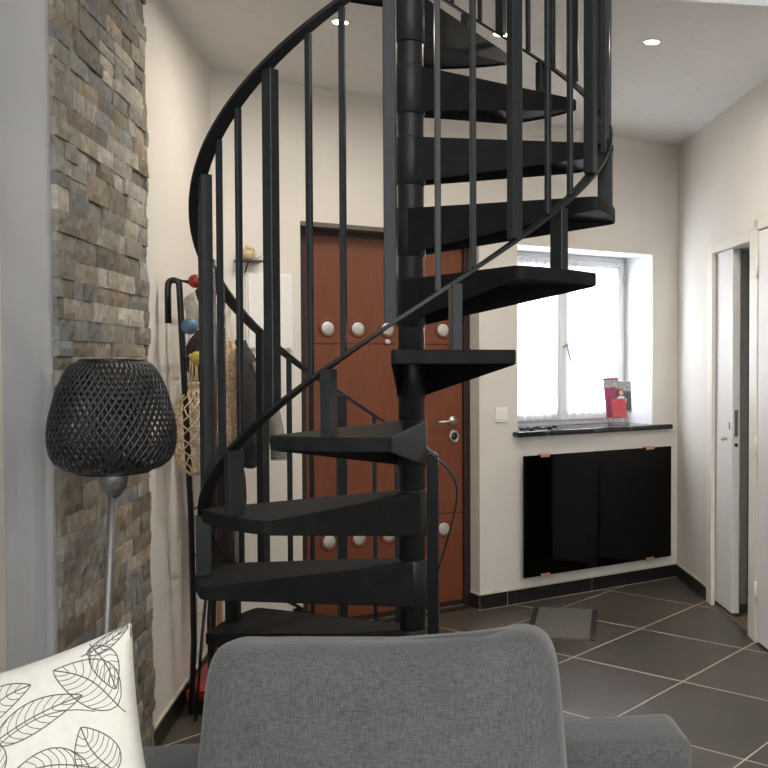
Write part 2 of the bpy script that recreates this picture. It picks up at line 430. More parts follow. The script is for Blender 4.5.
# ------------------------------------------------------------------ window
wn = struct(empty('window_1', M0, AB), 'deep set white window with two casements and a black sill', 'window')
WX0, WX1, WZ0, WZ1, WD = .241, 1.216, .965, 2.005, .275
def ring(bm, x0, x1, z0, z1, w, y0, y1, bev=.004):
    quad_box(bm, x0, x0 + w, y0, y1, z0, z1, bev, 1); quad_box(bm, x1 - w, x1, y0, y1, z0, z1, bev, 1)
    quad_box(bm, x0 + w, x1 - w, y0, y1, z0, z0 + w, bev, 1); quad_box(bm, x0 + w, x1 - w, y0, y1, z1 - w, z1, bev, 1)
bm = bmesh.new(); ring(bm, WX0 + .004, WX1 - .004, WZ0, WZ1 - .002, .042, WD, WD + .06); obj('window_frame', bm, 'pvc', wn)
xm = .712
for xa, xb in ((WX0 + .03, xm), (xm + .004, WX1 - .03)):
    bm = bmesh.new(); ring(bm, xa, xb, WZ0 + .03, WZ1 - .035, .055, WD - .018, WD + .03); s_ = obj('casement', bm, 'pvc', wn)
    box('pane', xa + .05, xb - .05, WD + .004, WD + .010, WZ0 + .08, WZ1 - .09, 'glass', s_)
bm = bmesh.new(); quad_box(bm, xm - .012, xm + .016, WD - .028, WD - .018, WZ0 + .03, WZ1 - .035, .003); obj('meeting_strip', bm, 'pvc', wn)
bm = bmesh.new(); quad_box(bm, -.014, .014, -.008, 0, -.035, .035, .003)
hd = obj('window_handle', bm, 'white_plastic', wn); hd.location = (xm + .002, WD - .028, 1.43)
bm = bmesh.new(); tube(bm, [(0, -.006, .01), (0, -.03, .012), (.006, -.042, .045), (.018, -.046, -.02), (.034, -.046, -.085)][0:2] + [(.004, -.040, .03), (.012, -.044, -.01), (.030, -.044, -.075)], .006, n=8)
obj('lever', bm, 'satin', hd)
for zz in (1.1, 1.86):
    bm = bmesh.new(); cyl(bm, (WX1 - .022, WD - .024, zz - .03), (WX1 - .022, WD - .024, zz + .03), .006, n=10); obj('hinge', bm, 'chrome', wn)
# reveal lining
bm = bmesh.new()
quad_box(bm, WX0 - .0, WX0 + .003, .001, WD, WZ0, WZ1); quad_box(bm, WX1 - .003, WX1, .001, WD, WZ0, WZ1); quad_box(bm, WX0 + .003, WX1 - .003, .001, WD, WZ1 - .003, WZ1)
obj('reveal_lining', bm, 'reveal', wn)
bm = bmesh.new(); quad_box(bm, .205, 1.335, -.06, 0.0, .935, .965, .011, 3); quad_box(bm, WX0, WX1, -.002, WD + .02, .937, .965)
obj('window_sill', bm, 'granite', wn)
def curtain(x0, x1, z0, z1, label, ph):
    bm = bmesh.new(); nx, nz = 90, 14; rows = []
    for j in range(nz + 1):
        z = z0 + (z1 - z0) * j / nz
        rows.append([bm.verts.new((x0 + (x1 - x0) * i / nx, .006 * sin(i / nx * 46 + ph + .4 * sin(j * .5)) * (.5 + .5 * (1 - j / nz)) + .002 * sin(i * .9), z + .004 * sin(i * .5 + ph) * (1 if j == 0 else 0))) for i in range(nx + 1)])
    for j in range(nz):
        for i in range(nx): bm.faces.new((rows[j][i], rows[j][i + 1], rows[j + 1][i + 1], rows[j + 1][i]))
    o = obj('sheer_curtain', bm, 'curtain', smooth=True, recalc=False)
    place(o, M0 + NB * (WD - .027), AB); tag(o, label, 'curtain', 'sheer curtains on the window casements')
    bm = bmesh.new(); cyl(bm, (x0 - .005, 0, z1 - .012), (x1 + .005, 0, z1 - .012), .004, n=8); obj('curtain_rod', bm, 'white_plastic', o)
curtain(WX0 + .045, xm - .012, WZ0 + .045, WZ1 - .045, 'white sheer curtain on the left window casement', 0)
curtain(xm + .03, WX1 - .055, WZ0 + .065, WZ1 - .055, 'white sheer curtain on the right window casement with the leaflets before it', 1.3)

# ------------------------------------------------------------------ right wall doors
d2 = struct(empty('door_2', RC, AW), 'half open white sliding door in the right wall', 'door')
bm = bmesh.new()
quad_box(bm, -.73, -.64, 0, .010, 0, 1.998, .003); quad_box(bm, -1.40, -1.325, 0, .010, 0, 1.998, .003); quad_box(bm, -1.325, -.73, 0, .010, 1.945, 1.998, .003)
obj('door_casing', bm, 'trim', d2)
bm = bmesh.new(); quad_box(bm, -1.0, -.45, -.060, -.018, .025, 1.955, .002, 1); lf = obj('door_leaf', bm, 'door_white', d2)
bm = bmesh.new(); quad_box(bm, -1.0015, -1.0000, -.048, -.030, .96, 1.10); obj('lock_plate', bm, mat('aged_steel', (.22, .18, .15), .5, metal=.7), lf)
bm = bmesh.new(); cyl(bm, (-1.0, -.039, .915), (-1.0025, -.039, .915), .010); obj('bolt_hole', bm, 'black', lf)
bm = bmesh.new(); cyl(bm, (-.915, -.018, .945), (-.915, .0, .945), .006); sph(bm, (-.915, .004, .945), .013); obj('knob', bm, 'chrome', lf)
bm = bmesh.new(); quad_box(bm, -.965, -.953, -.018, -.014, .995, 1.035, .002); obj('keyhole_plate', bm, mat('aged_steel_plate', (.22, .18, .15), .5, metal=.7), lf)
bm = bmesh.new(); quad_box(bm, -1.325, -.73, -.065, -.014, 1.958, 1.975); obj('top_track', bm, 'chrome', d2)
bm = bmesh.new(); quad_box(bm, -1.32, -.735, -.12, -.005, 0, .006); obj('threshold', bm, mat('worn_threshold', (.16, .12, .08), .8, noise=.5, nscale=60), d2)
bm = bmesh.new(); quad_box(bm, -1.325, -1.320, -.2, 0, 0, 1.945); obj('jamb', bm, 'trim', d2)

d3 = struct(empty('door_3', RC, AW), 'white hinged door at the right edge of the room', 'door')
bm = bmesh.new(); quad_box(bm, -1.445, -1.401, 0, .014, 0, 2.035, .003); quad_box(bm, -2.32, -1.401, 0, .014, 1.985, 2.035, .003); quad_box(bm, -2.32, -2.27, 0, .014, 0, 2.035, .003)
obj('door_casing', bm, 'trim', d3)
bm = bmesh.new(); quad_box(bm, -2.265, -1.453, -.035, .010, .012, 1.978, .003, 1); lf = obj('door_leaf', bm, 'door_white', d3)
for zz in (.25, .95, 1.80):
    bm = bmesh.new(); cyl(bm, (-1.449, .016, zz - .045), (-1.449, .016, zz + .045), .007, n=10); obj('hinge', bm, 'trim', d3)
bm = bmesh.new(); lathe(bm, [(.024, 0), (.024, .006), (.009, .008), (.009, .045), (.022, .05), (.022, .07), (.001, .075)], capb=True, n=20)
kb = obj('door_knob', bm, 'chrome', lf); kb.location = (-2.2, .010, 1.0); kb.rotation_euler = (-pi / 2, 0, 0)

# ------------------------------------------------------------------ stone cladding on the left wall
def stone_cladding():
    rnd = random.Random(3)
    bm = bmesh.new(); cl = bm.loops.layers.color.new('Col')
    pal = [(.30, .285, .255), (.26, .258, .25), (.33, .31, .275), (.30, .26, .20), (.25, .24, .22), (.37, .35, .32), (.28, .26, .22), (.28, .285, .285), (.32, .28, .23), (.26, .235, .20), (.38, .365, .34)]
    x0, x1 = -2.045, -1.170
    def st(xa, xb, za, zb, d):
        n0 = len(bm.faces)
        c = rnd.choice(pal); k = rnd.uniform(1.5, 2.15); mean = (.295, .288, .268)
        c = tuple((v * .62 + m_ * .38) * k for v, m_ in zip(c, mean))
        nx = max(2, int((xb - xa) / .018)); nz = max(2, int((zb - za) / .018))
        g = []
        tx = rnd.uniform(-.05, .05); tz = rnd.uniform(-.05, .05)
        for j in range(nz + 1):
            r_ = []
            for i in range(nx + 1):
                x = xa + (xb - xa) * i / nx; zz = za + (zb - za) * j / nz
                ed = i in (0, nx) or j in (0, nz)
                y = -(d + (x - xa) * tx * .5 + (zz - za) * tz + rnd.uniform(-.0022, .0022) - (.002 if ed else 0))
                r_.append(bm.verts.new((x, min(y, -.006), zz)))
            g.append(r_)
        fs = []
        for j in range(nz):
            for i in range(nx): fs.append(bm.faces.new((g[j][i], g[j][i + 1], g[j + 1][i + 1], g[j + 1][i])))
        lo = [g[0][i] for i in range(nx + 1)] + [g[j][nx] for j in range(1, nz + 1)] + [g[nz][i] for i in range(nx - 1, -1, -1)] + [g[j][0] for j in range(nz - 1, 0, -1)]
        bk = [bm.verts.new((v.co.x, 0, v.co.z)) for v in lo]
        for i in range(len(lo)):
            j = (i + 1) % len(lo); fs.append(bm.faces.new((lo[j], lo[i], bk[i], bk[j])))
        for f in fs:
            t_ = rnd.uniform(.93, 1.07)
            for l in f.loops: l[cl] = (c[0] * t_, c[1] * t_, c[2] * t_, 1)
    z = 0
    while z < 2.95:
        hgt = rnd.choice((.048, .055, .062, .075))
        x = x0 - rnd.uniform(0, .1)
        while x < x1:
            w = rnd.uniform(.07, .24)
            xa = max(x, x0); xb = min(x + w, x1 - rnd.uniform(0, .004))
            if xb - xa > .012:
                if hgt > .07 and rnd.random() < .6:
                    st(xa, xb - .001, z, z + hgt * .45, rnd.uniform(.010, .019)); st(xa, xb - .001, z + hgt * .47, z + hgt - .001, rnd.uniform(.010, .019))
                else:
                    st(xa, xb - .001, z, z + hgt - .001, rnd.uniform(.010, .020))
            x += w
        z += hgt
    o = obj('stone_cladding', bm, 'stone', recalc=True)
    place(o, LC + DU * .0005, AW); tag(o, 'tall strip of grey and beige split face stone on the left wall', 'wall cladding')
stone_cladding()

# ------------------------------------------------------------------ spiral staircase
XC, YC, RR = -.4761, 2.8206, .566
st = thing('spiral_staircase', (XC, YC, 0), 0, 'black steel spiral staircase in the middle of the room', 'staircase')
def z_h2(a): return 1.455 + (a - 274.9) / 10 * .2 / 3
def z_h1(a): return 2.262 + (a - 274.9) / 10 * .2 / 3
def pol(a, r, z): return (r * cos(radians(a)), r * sin(radians(a)), z)
bm = bmesh.new(); cyl(bm, (0, 0, .0), (0, 0, 4.0), .0378, n=40); obj('column', bm, 'steel', st)
bm = bmesh.new(); cyl(bm, (0, 0, 0), (0, 0, .012), .12, n=48); obj('base_plate', bm, 'steel', st)
def tread_mesh():
    bm = bmesh.new()
    Ro, ha = .596, radians(14.9)
    pts = []
    def arc_pts():
        c = []
        # straight sides leave the hub tangentially, the outer corners are rounded
        for sgn in (-1, 1):
            pass
        return c
    hub = .041; rc = .028
    A = Vector((.0, -hub)); B = Vector((Ro * cos(ha), -Ro * sin(ha)))
    out = [A]
    # lower right corner rounding between side A->B and outer edge
    d1_ = (B - A).normalized(); B2 = Vector((Ro * cos(ha), Ro * sin(ha))); d2_ = (B2 - B).normalized()
    for i in range(7):
        t = i / 6; p0 = B - d1_ * rc; p2 = B + d2_ * rc
        out.append(p0 * (1 - t) ** 2 + B * 2 * t * (1 - t) + p2 * t * t)
    for i in range(1, 8):
        y = -1 + 2 * i / 8; yy = y * (Ro * sin(ha) - rc)
        out.append(Vector((Ro * cos(ha) + .012 * (1 - y * y), yy)))
    C2 = Vector((0, hub)); d3_ = (C2 - B2).normalized()
    for i in range(7):
        t = i / 6; p0 = B2 - d2_ * rc; p2 = B2 + d3_ * rc
        out.append(p0 * (1 - t) ** 2 + B2 * 2 * t * (1 - t) + p2 * t * t)
    out.append(C2)
    for i in range(1, 6):
        t = pi / 2 + pi * i / 6; out.append(Vector((hub * cos(t), hub * sin(t))))
    n = len(out); cen = Vector((.35, 0))
    def ringz(ins, zf):
        return [bm.verts.new((p.x + (cen.x - p.x) * ins, p.y + (cen.y - p.y) * ins, zf(p))) for p in out]
    dep = lambda p: .128 + (.034 - .128) * max(0, min(1, p.x / .57))
    r0 = ringz(.012, lambda p: 0); r1 = ringz(0, lambda p: -.004); r2 = ringz(0, lambda p: -dep(p) + .003); r3 = ringz(.01, lambda p: -dep(p)); 
    # recessed underside so that the flanges read as folded sheet
    r4 = ringz(.02, lambda p: -dep(p)); r5 = ringz(.02, lambda p: -min(dep(p) - .004, .028))
    for a, b in ((r0, r1), (r1, r2), (r2, r3), (r3, r4), (r4, r5)):
        for i in range(n):
            j = (i + 1) % n; bm.faces.new((a[i], a[j], b[j], b[i]))
    bm.faces.new(r0); bm.faces.new(r5[::-1])
    return bm
proto_t = None; zt = {}
for i in range(1, 14):
    a = 290.0 + 30.0 * (i - 7); z = 1.397 + .2025 * (i - 7)
    zt[i] = z
    if proto_t is None:
        proto_t = obj('tread', tread_mesh(), 'tread', st); o = proto_t
        bm = bmesh.new(); lathe(bm, [(.039, -.134), (.0425, -.131), (.0425, .001), (.0415, .003), (.037, .003)], n=40, capb=True); hub = obj('hub_collar', bm, 'steel', o)
    else:
        o = proto_t.copy(); COL.objects.link(o); c = hub.copy(); COL.objects.link(c); c.parent = o
    o.location = (0, 0, z); o.rotation_euler = (0, 0, radians(a))
# rails: flat bars swept on the helix
def flat_helix(a0, a1, zf, hgt, thk, out=0):
    bm = bmesh.new(); rows = []; n = int((a1 - a0) / 2.5)
    P = [(a0 + (a1 - a0) * i / n) for i in range(n + 1)]
    for a in P:
        z = zf(a); rows.append([bm.verts.new(pol(a, RR + out + dr * thk / 2, z + dz * hgt / 2)) for dr, dz in ((-1, -1), (1, -1), (1, 1), (-1, 1))])
    for p, q in zip(rows, rows[1:]):
        for k in range(4):
            j = (k + 1) % 4; bm.faces.new((p[k], p[j], q[j], q[k]))
    bm.faces.new(rows[0][::-1]); bm.faces.new(rows[-1])
    bmesh.ops.recalc_face_normals(bm, faces=bm.faces)
    return bm
A_END = 92.3
obj('handrail', flat_helix(A_END - 1, 600, z_h1, .010, .036, .011), 'steel', st)
obj('lower_rail', flat_helix(A_END - 1, 600, z_h2, .009, .030), 'steel', st)
# end of the handrail: a flat strip that runs on past the last post and folds back down to it
def strip_path(pts, w, t, wdir):
    bm = bmesh.new(); rows = []; pts = [Vector(p) for p in pts]
    for i, p in enumerate(pts):
        tg = (pts[min(i + 1, len(pts) - 1)] - pts[max(i - 1, 0)]).normalized(); s = Vector(wdir); s = (s - tg * s.dot(tg)).normalized(); nn = tg.cross(s)
        rows.append([bm.verts.new(p + s * a * w / 2 + nn * b * t / 2) for a, b in ((-1, -1), (1, -1), (1, 1), (-1, 1))])
    for p, q in zip(rows, rows[1:]):
        for k in range(4):
            j = (k + 1) % 4; bm.faces.new((p[k], p[j], q[j], q[k]))
    bm.faces.new(rows[0][::-1]); bm.faces.new(rows[-1]); return bm
def px2(x, y, Y):          # point at depth Y seen at (x, y)
    th = radians(1.6); X = (x - 576) / 975; V = (384 - y) / 975
    r = Vector((X, cos(th) + V * sin(th), -sin(th) + V * cos(th))); r *= Y / r.y
    return Vector((r.x, r.y, r.z + 1.38))
so = Vector((XC, YC, 0))
pe = [px2(x, y, Y) - so for x, y, Y in ((428, 451, 3.38), (436, 457, 3.37), (446, 466, 3.36), (454, 477, 3.35), (457.5, 488, 3.345), (457, 500, 3.345), (453, 520, 3.35), (445, 548, 3.36), (437, 574, 3.375))]
obj('handrail_end', strip_path(pe, .014, .004, (0, 0, 1) if False else (.2, 1, .3)), 'steel', st)

PHI = {0: 274.9, 1: 285.9, 2: 294.4, 3: 305.5, 4: 315.9, 5: 324.5, 6: 335.3, 7: 347.0, -1: 263.8, -2: 255.4, -3: 244.6, -4: 233.2, -5: 223.9, -6: 213.2, -7: 203.0, -12: 154.4, -13: 143.3, -15: 124.0, -16: 112.5, -18: 92.3, 14: 416.1, 15: 427}
def post(name, w, a, z0, z1, par=st, wr=None):
    wr = wr or w
    bm = bmesh.new(); quad_box(bm, -wr / 2, wr / 2, -w / 2, w / 2, 0, z1 - z0, .0015, 1)
    o = obj(name, bm, 'steel', par); o.location = pol(a, RR, z0); o.rotation_euler = (0, 0, radians(a)); return o
for k in range(-18, 31):
    a = PHI.get(k, 274.9 + 10 * k)
    wide = (k % 3 == 0)
    w = .0285 if wide else .0135
    zb = z_h2(a) + .004
    if k == -18: zb = 0.0; w = .038
    post('post' if wide else 'baluster', w, a, zb, z_h1(a) - .005)
for i in range(2, 14):
    a = 290.0 + 30.0 * (i - 7)
    if a < A_END: continue
    post('tread_bracket', .025, a, zt[i] - .002, z_h2(a) - .0045, st, .040)

# ------------------------------------------------------------------ radiator
rd = thing('wall_radiator', M0 + DB * .245, AB, 'wide black glass wall radiator hanging below the window sill', 'radiator')
RW, RZ0, RZ1 = 1.10, .152, .831
bm = bmesh.new(); quad_box(bm, 0, RW - .03, -.062, -.050, RZ0, RZ1, .0015, 1); obj('glass_panel', bm, 'rad_glass', rd)
bm = bmesh.new(); quad_box(bm, .06, RW - .09, -.048, -.0005, RZ0 + .06, RZ1 - .06, .004); obj('heater_body', bm, 'rad_body', rd)
for xx in (.14, .90):
    for zz, s in ((RZ1, 1), (RZ0, -1)):
        bm = bmesh.new(); quad_box(bm, xx - .03, xx + .03, -.068, -.030, zz - .012 if s > 0 else zz - .006, zz + .006 if s > 0 else zz + .012, .002)
        obj('panel_clip', bm, 'copper', rd)['label'] = 'copper coloured clip'

# light switch
sw = thing('light_switch', M0 + DB * .135, AB, 'white light switch on the wall between entrance door and window', 'light switch')
box('switch_plate', -.040, .040, -.009, 0, 1.02, 1.10, 'white_plastic', sw, .003)
box('rocker', -.024, .024, -.013, -.008, 1.035, 1.085, 'white_plastic', sw, .002)

# white meter cupboard door on back wall
pn = thing('meter_cupboard', M0 - DB * 1.25, AB, 'flat white meter cupboard on the back wall left of the entrance door', 'wall cupboard')
box('cupboard_frame', 0, .222, -.012, 0, 1.41, 1.775, 'panel_white', pn, .003)
box('cupboard_door', .010, .212, -.022, -.013, 1.42, 1.765, 'panel_white', pn, .003)
bm = bmesh.new(); cyl(bm, (.105, -.022, 1.595), (.105, -.032, 1.595), .012, n=16); obj('cupboard_knob', bm, 'white_plastic', pn)
sh = thing('wall_shelf', M0 - DB * 1.30, AB, 'tiny dark wooden shelf on the back wall above the meter cupboard', 'shelf')
box('shelf_board', 0, .115, -.075, 0, 1.818, 1.828, 'darkwood', sh, .002)
bm = bmesh.new(); tube(bm, [(.05, -.003, 1.77), (.05, -.02, 1.785), (.05, -.055, 1.815)], .004); obj('shelf_bracket', bm, 'darkwood', sh)
orn = thing('shell_ornament', M0 - DB * 1.245 - NB * .04 + Vector((0, 0, 1.828)), AB, 'small beige shell ornament standing on the tiny shelf', 'ornament')
bm = bmesh.new(); sph(bm, (0, 0, .028), .027, 1.1, .7, 1)
for i in range(6):
    t = i / 5 * pi; sph(bm, (.022 * cos(t), -.004, .03 + .026 * sin(t)), .011, n=10)
obj('shell_body', bm, 'shell', orn)
bm = bmesh.new(); tube(bm, [(.02, 0, .02), (.04, 0, .010), (.06, 0, .020), (.068, 0, .034)], .004, radii=[.008, .005, .004, .002]); obj('shell_spur', bm, 'shell', orn)

# ------------------------------------------------------------------ downlights
def downlight(p, label):
    d = thing('recessed_spotlight', (p[0], p[1], CEIL), 0, label, 'ceiling light', 'recessed ceiling spotlights')
    bm = bmesh.new(); lathe(bm, [(.028, -.001), (.042, -.001), (.043, -.003), (.040, -.006), (.031, -.006), (.028, -.003)], n=32); obj('trim_ring', bm, 'white_plastic', d)
    bm = bmesh.new(); cyl(bm, (0, 0, -.0035), (0, 0, -.0015), .029, n=32); obj('lamp_disc', bm, 'bulb_glow', d)
    l = bpy.data.lights.new('spot', 'AREA'); l.shape = 'DISK'; l.size = .06; l.energy = 6.5; l.color = (1, .91, .80); l.spread = radians(175)
    o = bpy.data.objects.new('spot', l); COL.objects.link(o); o.parent = d; o.location = (0, 0, -.010)
downlight((-.918, 3.832), 'recessed ceiling spotlight half hidden behind the curved handrail, leftmost one')
downlight((-.303, 3.973), 'recessed ceiling spotlight in the middle, seen between the stair posts')
downlight((.3145, 4.073), 'recessed ceiling spotlight glowing alone right of the staircase')

# ------------------------------------------------------------------ doormat
def doormat():
    P = [Vector((-.2308, 5.3212, 0)), Vector((.1195, 5.2579, 0)), Vector((.0923, 4.6989, 0)), Vector((-.2454, 4.7494, 0))]
    c = sum(P, Vector()) / 4; c.z = 0
    t = thing('doormat', c, radians(-9.5), 'small ribbed grey doormat with dark borders on the tiles', 'doormat')
    w, l = .35, .55
    q = [Matrix.Rotation(radians(9.5), 3, 'Z') @ (p - c) for p in P]
    def strip(name, u0, u1, m, z1):
        bm = bmesh.new(); a = []; b = []
        for u, v in ((u0, 0), (u1, 0), (u1, 1), (u0, 1)):
            p = (q[0] * (1 - u) + q[1] * u) * (1 - v) + (q[3] * (1 - u) + q[2] * u) * v
            a.append(bm.verts.new((p.x, p.y, 0))); b.append(bm.verts.new((p.x, p.y, z1)))
        bm.faces.new(a[::-1]); bm.faces.new(b)
        for i in range(4): bm.faces.new((a[i], a[(i + 1) % 4], b[(i + 1) % 4], b[i]))
        obj(name, bm, m, t)
    strip('ribbed_pile', .085, .915, 'ribbed', .008); strip('border', 0, .0849, 'matborder', .006); strip('border', .9151, 1, 'matborder', .006)
doormat()

# ------------------------------------------------------------------ leaflets on the sill
sillo = M0 + DB * 1.03 + NB * .10 + Vector((0, 0, .965))
ho = thing('leaflet_holder', sillo, AB - .25, 'clear acrylic leaflet holder standing on the window sill', 'leaflet holder')
box('holder_front', -.055, .055, -.040, -.037, 0, .07, 'acrylic', ho)
box('holder_base', -.055, .055, -.040, .030, 0, .003, 'acrylic', ho)
bm = bmesh.new(); quad_box(bm, -.055, .055, .027, .030, .003, .13); obj('holder_back', bm, 'acrylic', ho)
def leaflet(dx, dy, z, w, hgt, tilt, parts, label, m):
    t = thing('leaflet', sillo + DB * dx + NB * dy + Vector((0, 0, z)), AB - .25, label, 'leaflet', 'leaflets in the holder on the window sill')
    t.rotation_euler = (radians(-9), tilt, AB - .25)
    box('cover', -w / 2, w / 2, -.001, .001, 0, hgt, m, t)
    for nm, x0, x1, z0, z1, mm in parts: box(nm, x0, x1, -.0022, -.0012, z0, z1, mm, t)
leaflet(-.030, .004, .045, .10, .245, -.05, [('picture', -.049, .049, .13, .18, 'leaf_purple'), ('header', -.049, .049, .185, .232, 'leaf_grey'), ('text_block', -.049, .04, .05, .125, 'leaf_purple')], 'tall leaflet with grey top and purple picture at the back of the holder', 'leaf_purple')
leaflet(.036, -.008, .075, .10, .19, .03, [('picture', -.049, .049, .01, .13, 'leaf_dark'), ('header', -.049, .049, .14, .188, 'leaf_grey')], 'grey leaflet with a portrait picture on the right of the holder', 'leaf_grey')
leaflet(-.006, -.020, .040, .098, .12, -.04, [('picture', -.04, .04, .02, .10, 'leaf_red')], 'small red leaflet at the front of the holder', 'leaf_red')
pt = thing('portrait_card', sillo + DB * .014 - NB * .014 + Vector((0, 0, .105)), AB - .25, 'small picture card of a dark haired person in white in the leaflet holder', 'card')
pt.rotation_euler = (radians(-9), 0, AB - .25)
bm = bmesh.new(); quad_box(bm, -.032, .032, -.001, .001, .03, .058); quad_box(bm, -.02, .02, -.001, .001, .015, .07); obj('white_dress', bm, 'paper', pt)
bm = bmesh.new(); sph(bm, (0, 0, .092), .022, 1, .1, 1.05, 14); obj('hair', bm, 'hair', pt)
bm = bmesh.new(); sph(bm, (0, -.002, .090), .014, 1, .12, 1.1, 14); obj('face', bm, 'skin', pt)

for n_, (sx, lab) in enumerate(((.345, 'black folded trinket on the left end of the window sill'), (.475, 'smaller black folded trinket beside the other on the window sill'))):
    k = 1 - .3 * n_
    t = thing('trinket', M0 + DB * sx + NB * .02 + Vector((0, 0, .965)), AB + .2 * n_, lab, 'trinket', 'black trinkets on the window sill')
    bm = bmesh.new()
    sph(bm, (0, 0, .009), .013, 1.3, .9, .7, 12)
    obj('knot', bm, 'black', t)
    for s in (-1, 1):
        bm = bmesh.new(); tube(bm, [(0, 0, .008), (s * .03 * k, -.01, .016), (s * .055 * k, -.012, .010), (s * .068 * k, 0, .018)], .004, radii=[.005, .009, .007, .003])
        obj('wing', bm, 'black', t)
        bm = bmesh.new(); tube(bm, [(0, 0, .006), (s * .03 * k, .03, .006), (s * .05 * k, .045, .005)], .004); obj('tail', bm, 'black', t)

# ------------------------------------------------------------------ coat rack and what hangs on it
def LW(s, off, z): return LC + DW * s + DU * off + Vector((0, 0, z))
def loc(s, off, z):        # local coordinates of a thing placed at LW(rs,0,0) with rotation AW
    return (s, -off, z)
rk = thing('coat_rack', LC, AW, 'black tubular coat rack with coloured ball hooks against the left wall', 'coat rack')
for s0, s1 in ((-.99, -.80), (-.50, -.42)):
    bm = bmesh.new()
    pts = [loc(s0, .034, 1.50), loc(s0, .034, 1.62)]
    for i in range(1, 8):
        t = pi - pi * i / 8; pts.append(loc(s0, .054 + .020 * cos(t), 1.635 + .020 * sin(t)))
    pts += [loc(s0, .074, 1.62), loc(s0 + (s1 - s0) * .3, .078, 1.2), loc(s0 + (s1 - s0) * .6, .080, .8), loc(s1, .070, .30), loc(s1 + .02, .055, .006)]
    tube(bm, pts, .0115, n=10); obj('side_upright', bm, 'black', rk)
bm = bmesh.new()
tube(bm, [loc(-.78, .11, 1.59), loc(-.78, .11, 1.62), loc(-.78, .12, 1.635), loc(-.78, .135, 1.64), loc(-.78, .150, 1.62), loc(-.78, .155, 1.45), loc(-.60, .12, .85), loc(-.52, .07, .30), loc(-.66, .10, .006)], .007, n=10)
obj('hook_arm', bm, 'black', rk)
bm = bmesh.new(); tube(bm, [loc(-.62, .10, .60), loc(-.75, .09, .3), loc(-.86, .085, .006)], .006); obj('brace', bm, 'black', rk)
for zz, so_ in ((1.655, -1.0), (1.50, -.99), (1.38, -.96), (.80, -.88), (.62, -.85)):
    bm = bmesh.new(); tube(bm, [loc(so_, .076, zz), loc(-.46, .078, zz)], .0045); obj('cross_rail', bm, 'black', rk)
for s, zz, c in ((-.99, 1.652, 'red'), (-.74, 1.61, 'red'), (-.99, 1.49, 'blue'), (-.97, 1.375, 'yellow'), (-.55, 1.652, 'red')):
    bm = bmesh.new(); tube(bm, [loc(s, .076, zz), loc(s, .115, zz)], .004); pg = obj('hook', bm, 'black', rk)
    bm = bmesh.new(); sph(bm, loc(s, .128 if c != 'blue' else .108, zz), .030 if c == 'blue' else .025)
    b_ = obj('hook_ball', bm, c, pg); b_['label'] = c + ' ball hook'
bm = bmesh.new(); quad_box(bm, -.78, -.42, -.21, -.035, .080, .093, .003); tr = obj('shoe_tray', bm, 'red', rk); tr['label'] = 'red shoe tray'
bm = bmesh.new(); quad_box(bm, -.78, -.768, -.21, -.035, .055, .080, .003); obj('tray_front', bm, 'red', tr)
bm = bmesh.new(); quad_box(bm, -.76, -.43, -.20, -.05, .004, .054, .004); obj('tray_base', bm, 'black', tr)

def net_bag():
    t = thing('net_bag', LW(-.92, .103, .945), AW, 'beige crocheted net bag hanging on the yellow ball hook of the coat rack', 'bag')
    Hh = .45
    def R_(v):   # v 0 bottom .. 1 top
        if v > .72: return .012 + .012 * (1 - v) / .28 + .004
        x = v / .72
        return .016 + .064 * sin(min(1, x * 1.02) * pi) ** .75
    bm = bmesh.new(); n = 11; rows = 34
    for fam in (-1, 1):
        for k in range(n):
            pts = []
            for j in range(rows + 1):
                v = j / rows * .76; a = 2 * pi * k / n + fam * v * 5.2
                w = 1 + .08 * sin(j * 1.3 + k)
                r = R_(v) * w; pts.append((r * cos(a) * 1.25, r * sin(a), v * Hh))
            tube(bm, pts, .0026, n=5)
    obj('net', bm, 'net', t)
    bm = bmesh.new()
    for k in range(7):
        a = 2 * pi * k / 7
        tube(bm, [(.016 * cos(a), .016 * sin(a), .74 * Hh), (.013 * cos(a + .5), .013 * sin(a + .5), .85 * Hh), (.010 * cos(a), .010 * sin(a), .99 * Hh)], .003, n=5)
    obj('drawn_neck', bm, 'net', t)
net_bag()
def drape(name, rs, off, z0, z1, prof, m, label, cat, folds=5, amp=.12, asp=.7, lean=0, seed=0, n=44, rows=26):
    """A hanging cloth: closed cross sections with vertical folds, gathered at the top."""
    t = thing(name, LW(rs, off, z0), AW, label, cat, 'clothes and bags on the coat rack')
    rnd = random.Random(seed); ph = [rnd.uniform(0, 6.3) for _ in range(4)]
    bm = bmesh.new(); R = []
    for j in range(rows + 1):
        v = j / rows
        x = v * (len(prof) - 1); i0 = min(int(x), len(prof) - 2); f = x - i0; f = f * f * (3 - 2 * f)
        w = prof[i0] * (1 - f) + prof[i0 + 1] * f
        ring_ = []
        for i in range(n):
            a = 2 * pi * i / n
            r = w * (1 + amp * sin(folds * a + ph[0] + v * 1.5) + amp * .5 * sin((folds * 2 + 1) * a + ph[1] - v * 2) )
            ring_.append(bm.verts.new((r * cos(a) * asp + lean * (1 - v), r * sin(a) + .01 * sin(v * 7 + ph[2]), (z1 - z0) * v + .008 * sin(3 * a + ph[3]) * (1 - v))))
        R.append(ring_)
    for a, b in zip(R, R[1:]):
        for i in range(n):
            k = (i + 1) % n; bm.faces.new((a[i], a[k], b[k], b[i]))
    bm.faces.new(R[0][::-1]); bm.faces.new(R[-1])
    return t, bm
t, bm = drape('knitted_scarf', -.70, .175, 1.02, 1.45, [.030, .05, .058, .052, .045, .02], 'knit', 'chunky wheat coloured knitted scarf hanging on the coat rack', 'scarf', 4, .18, .8, 0, 1)
obj('scarf_body', bm, 'knit', t, smooth=True)
bm = bmesh.new()
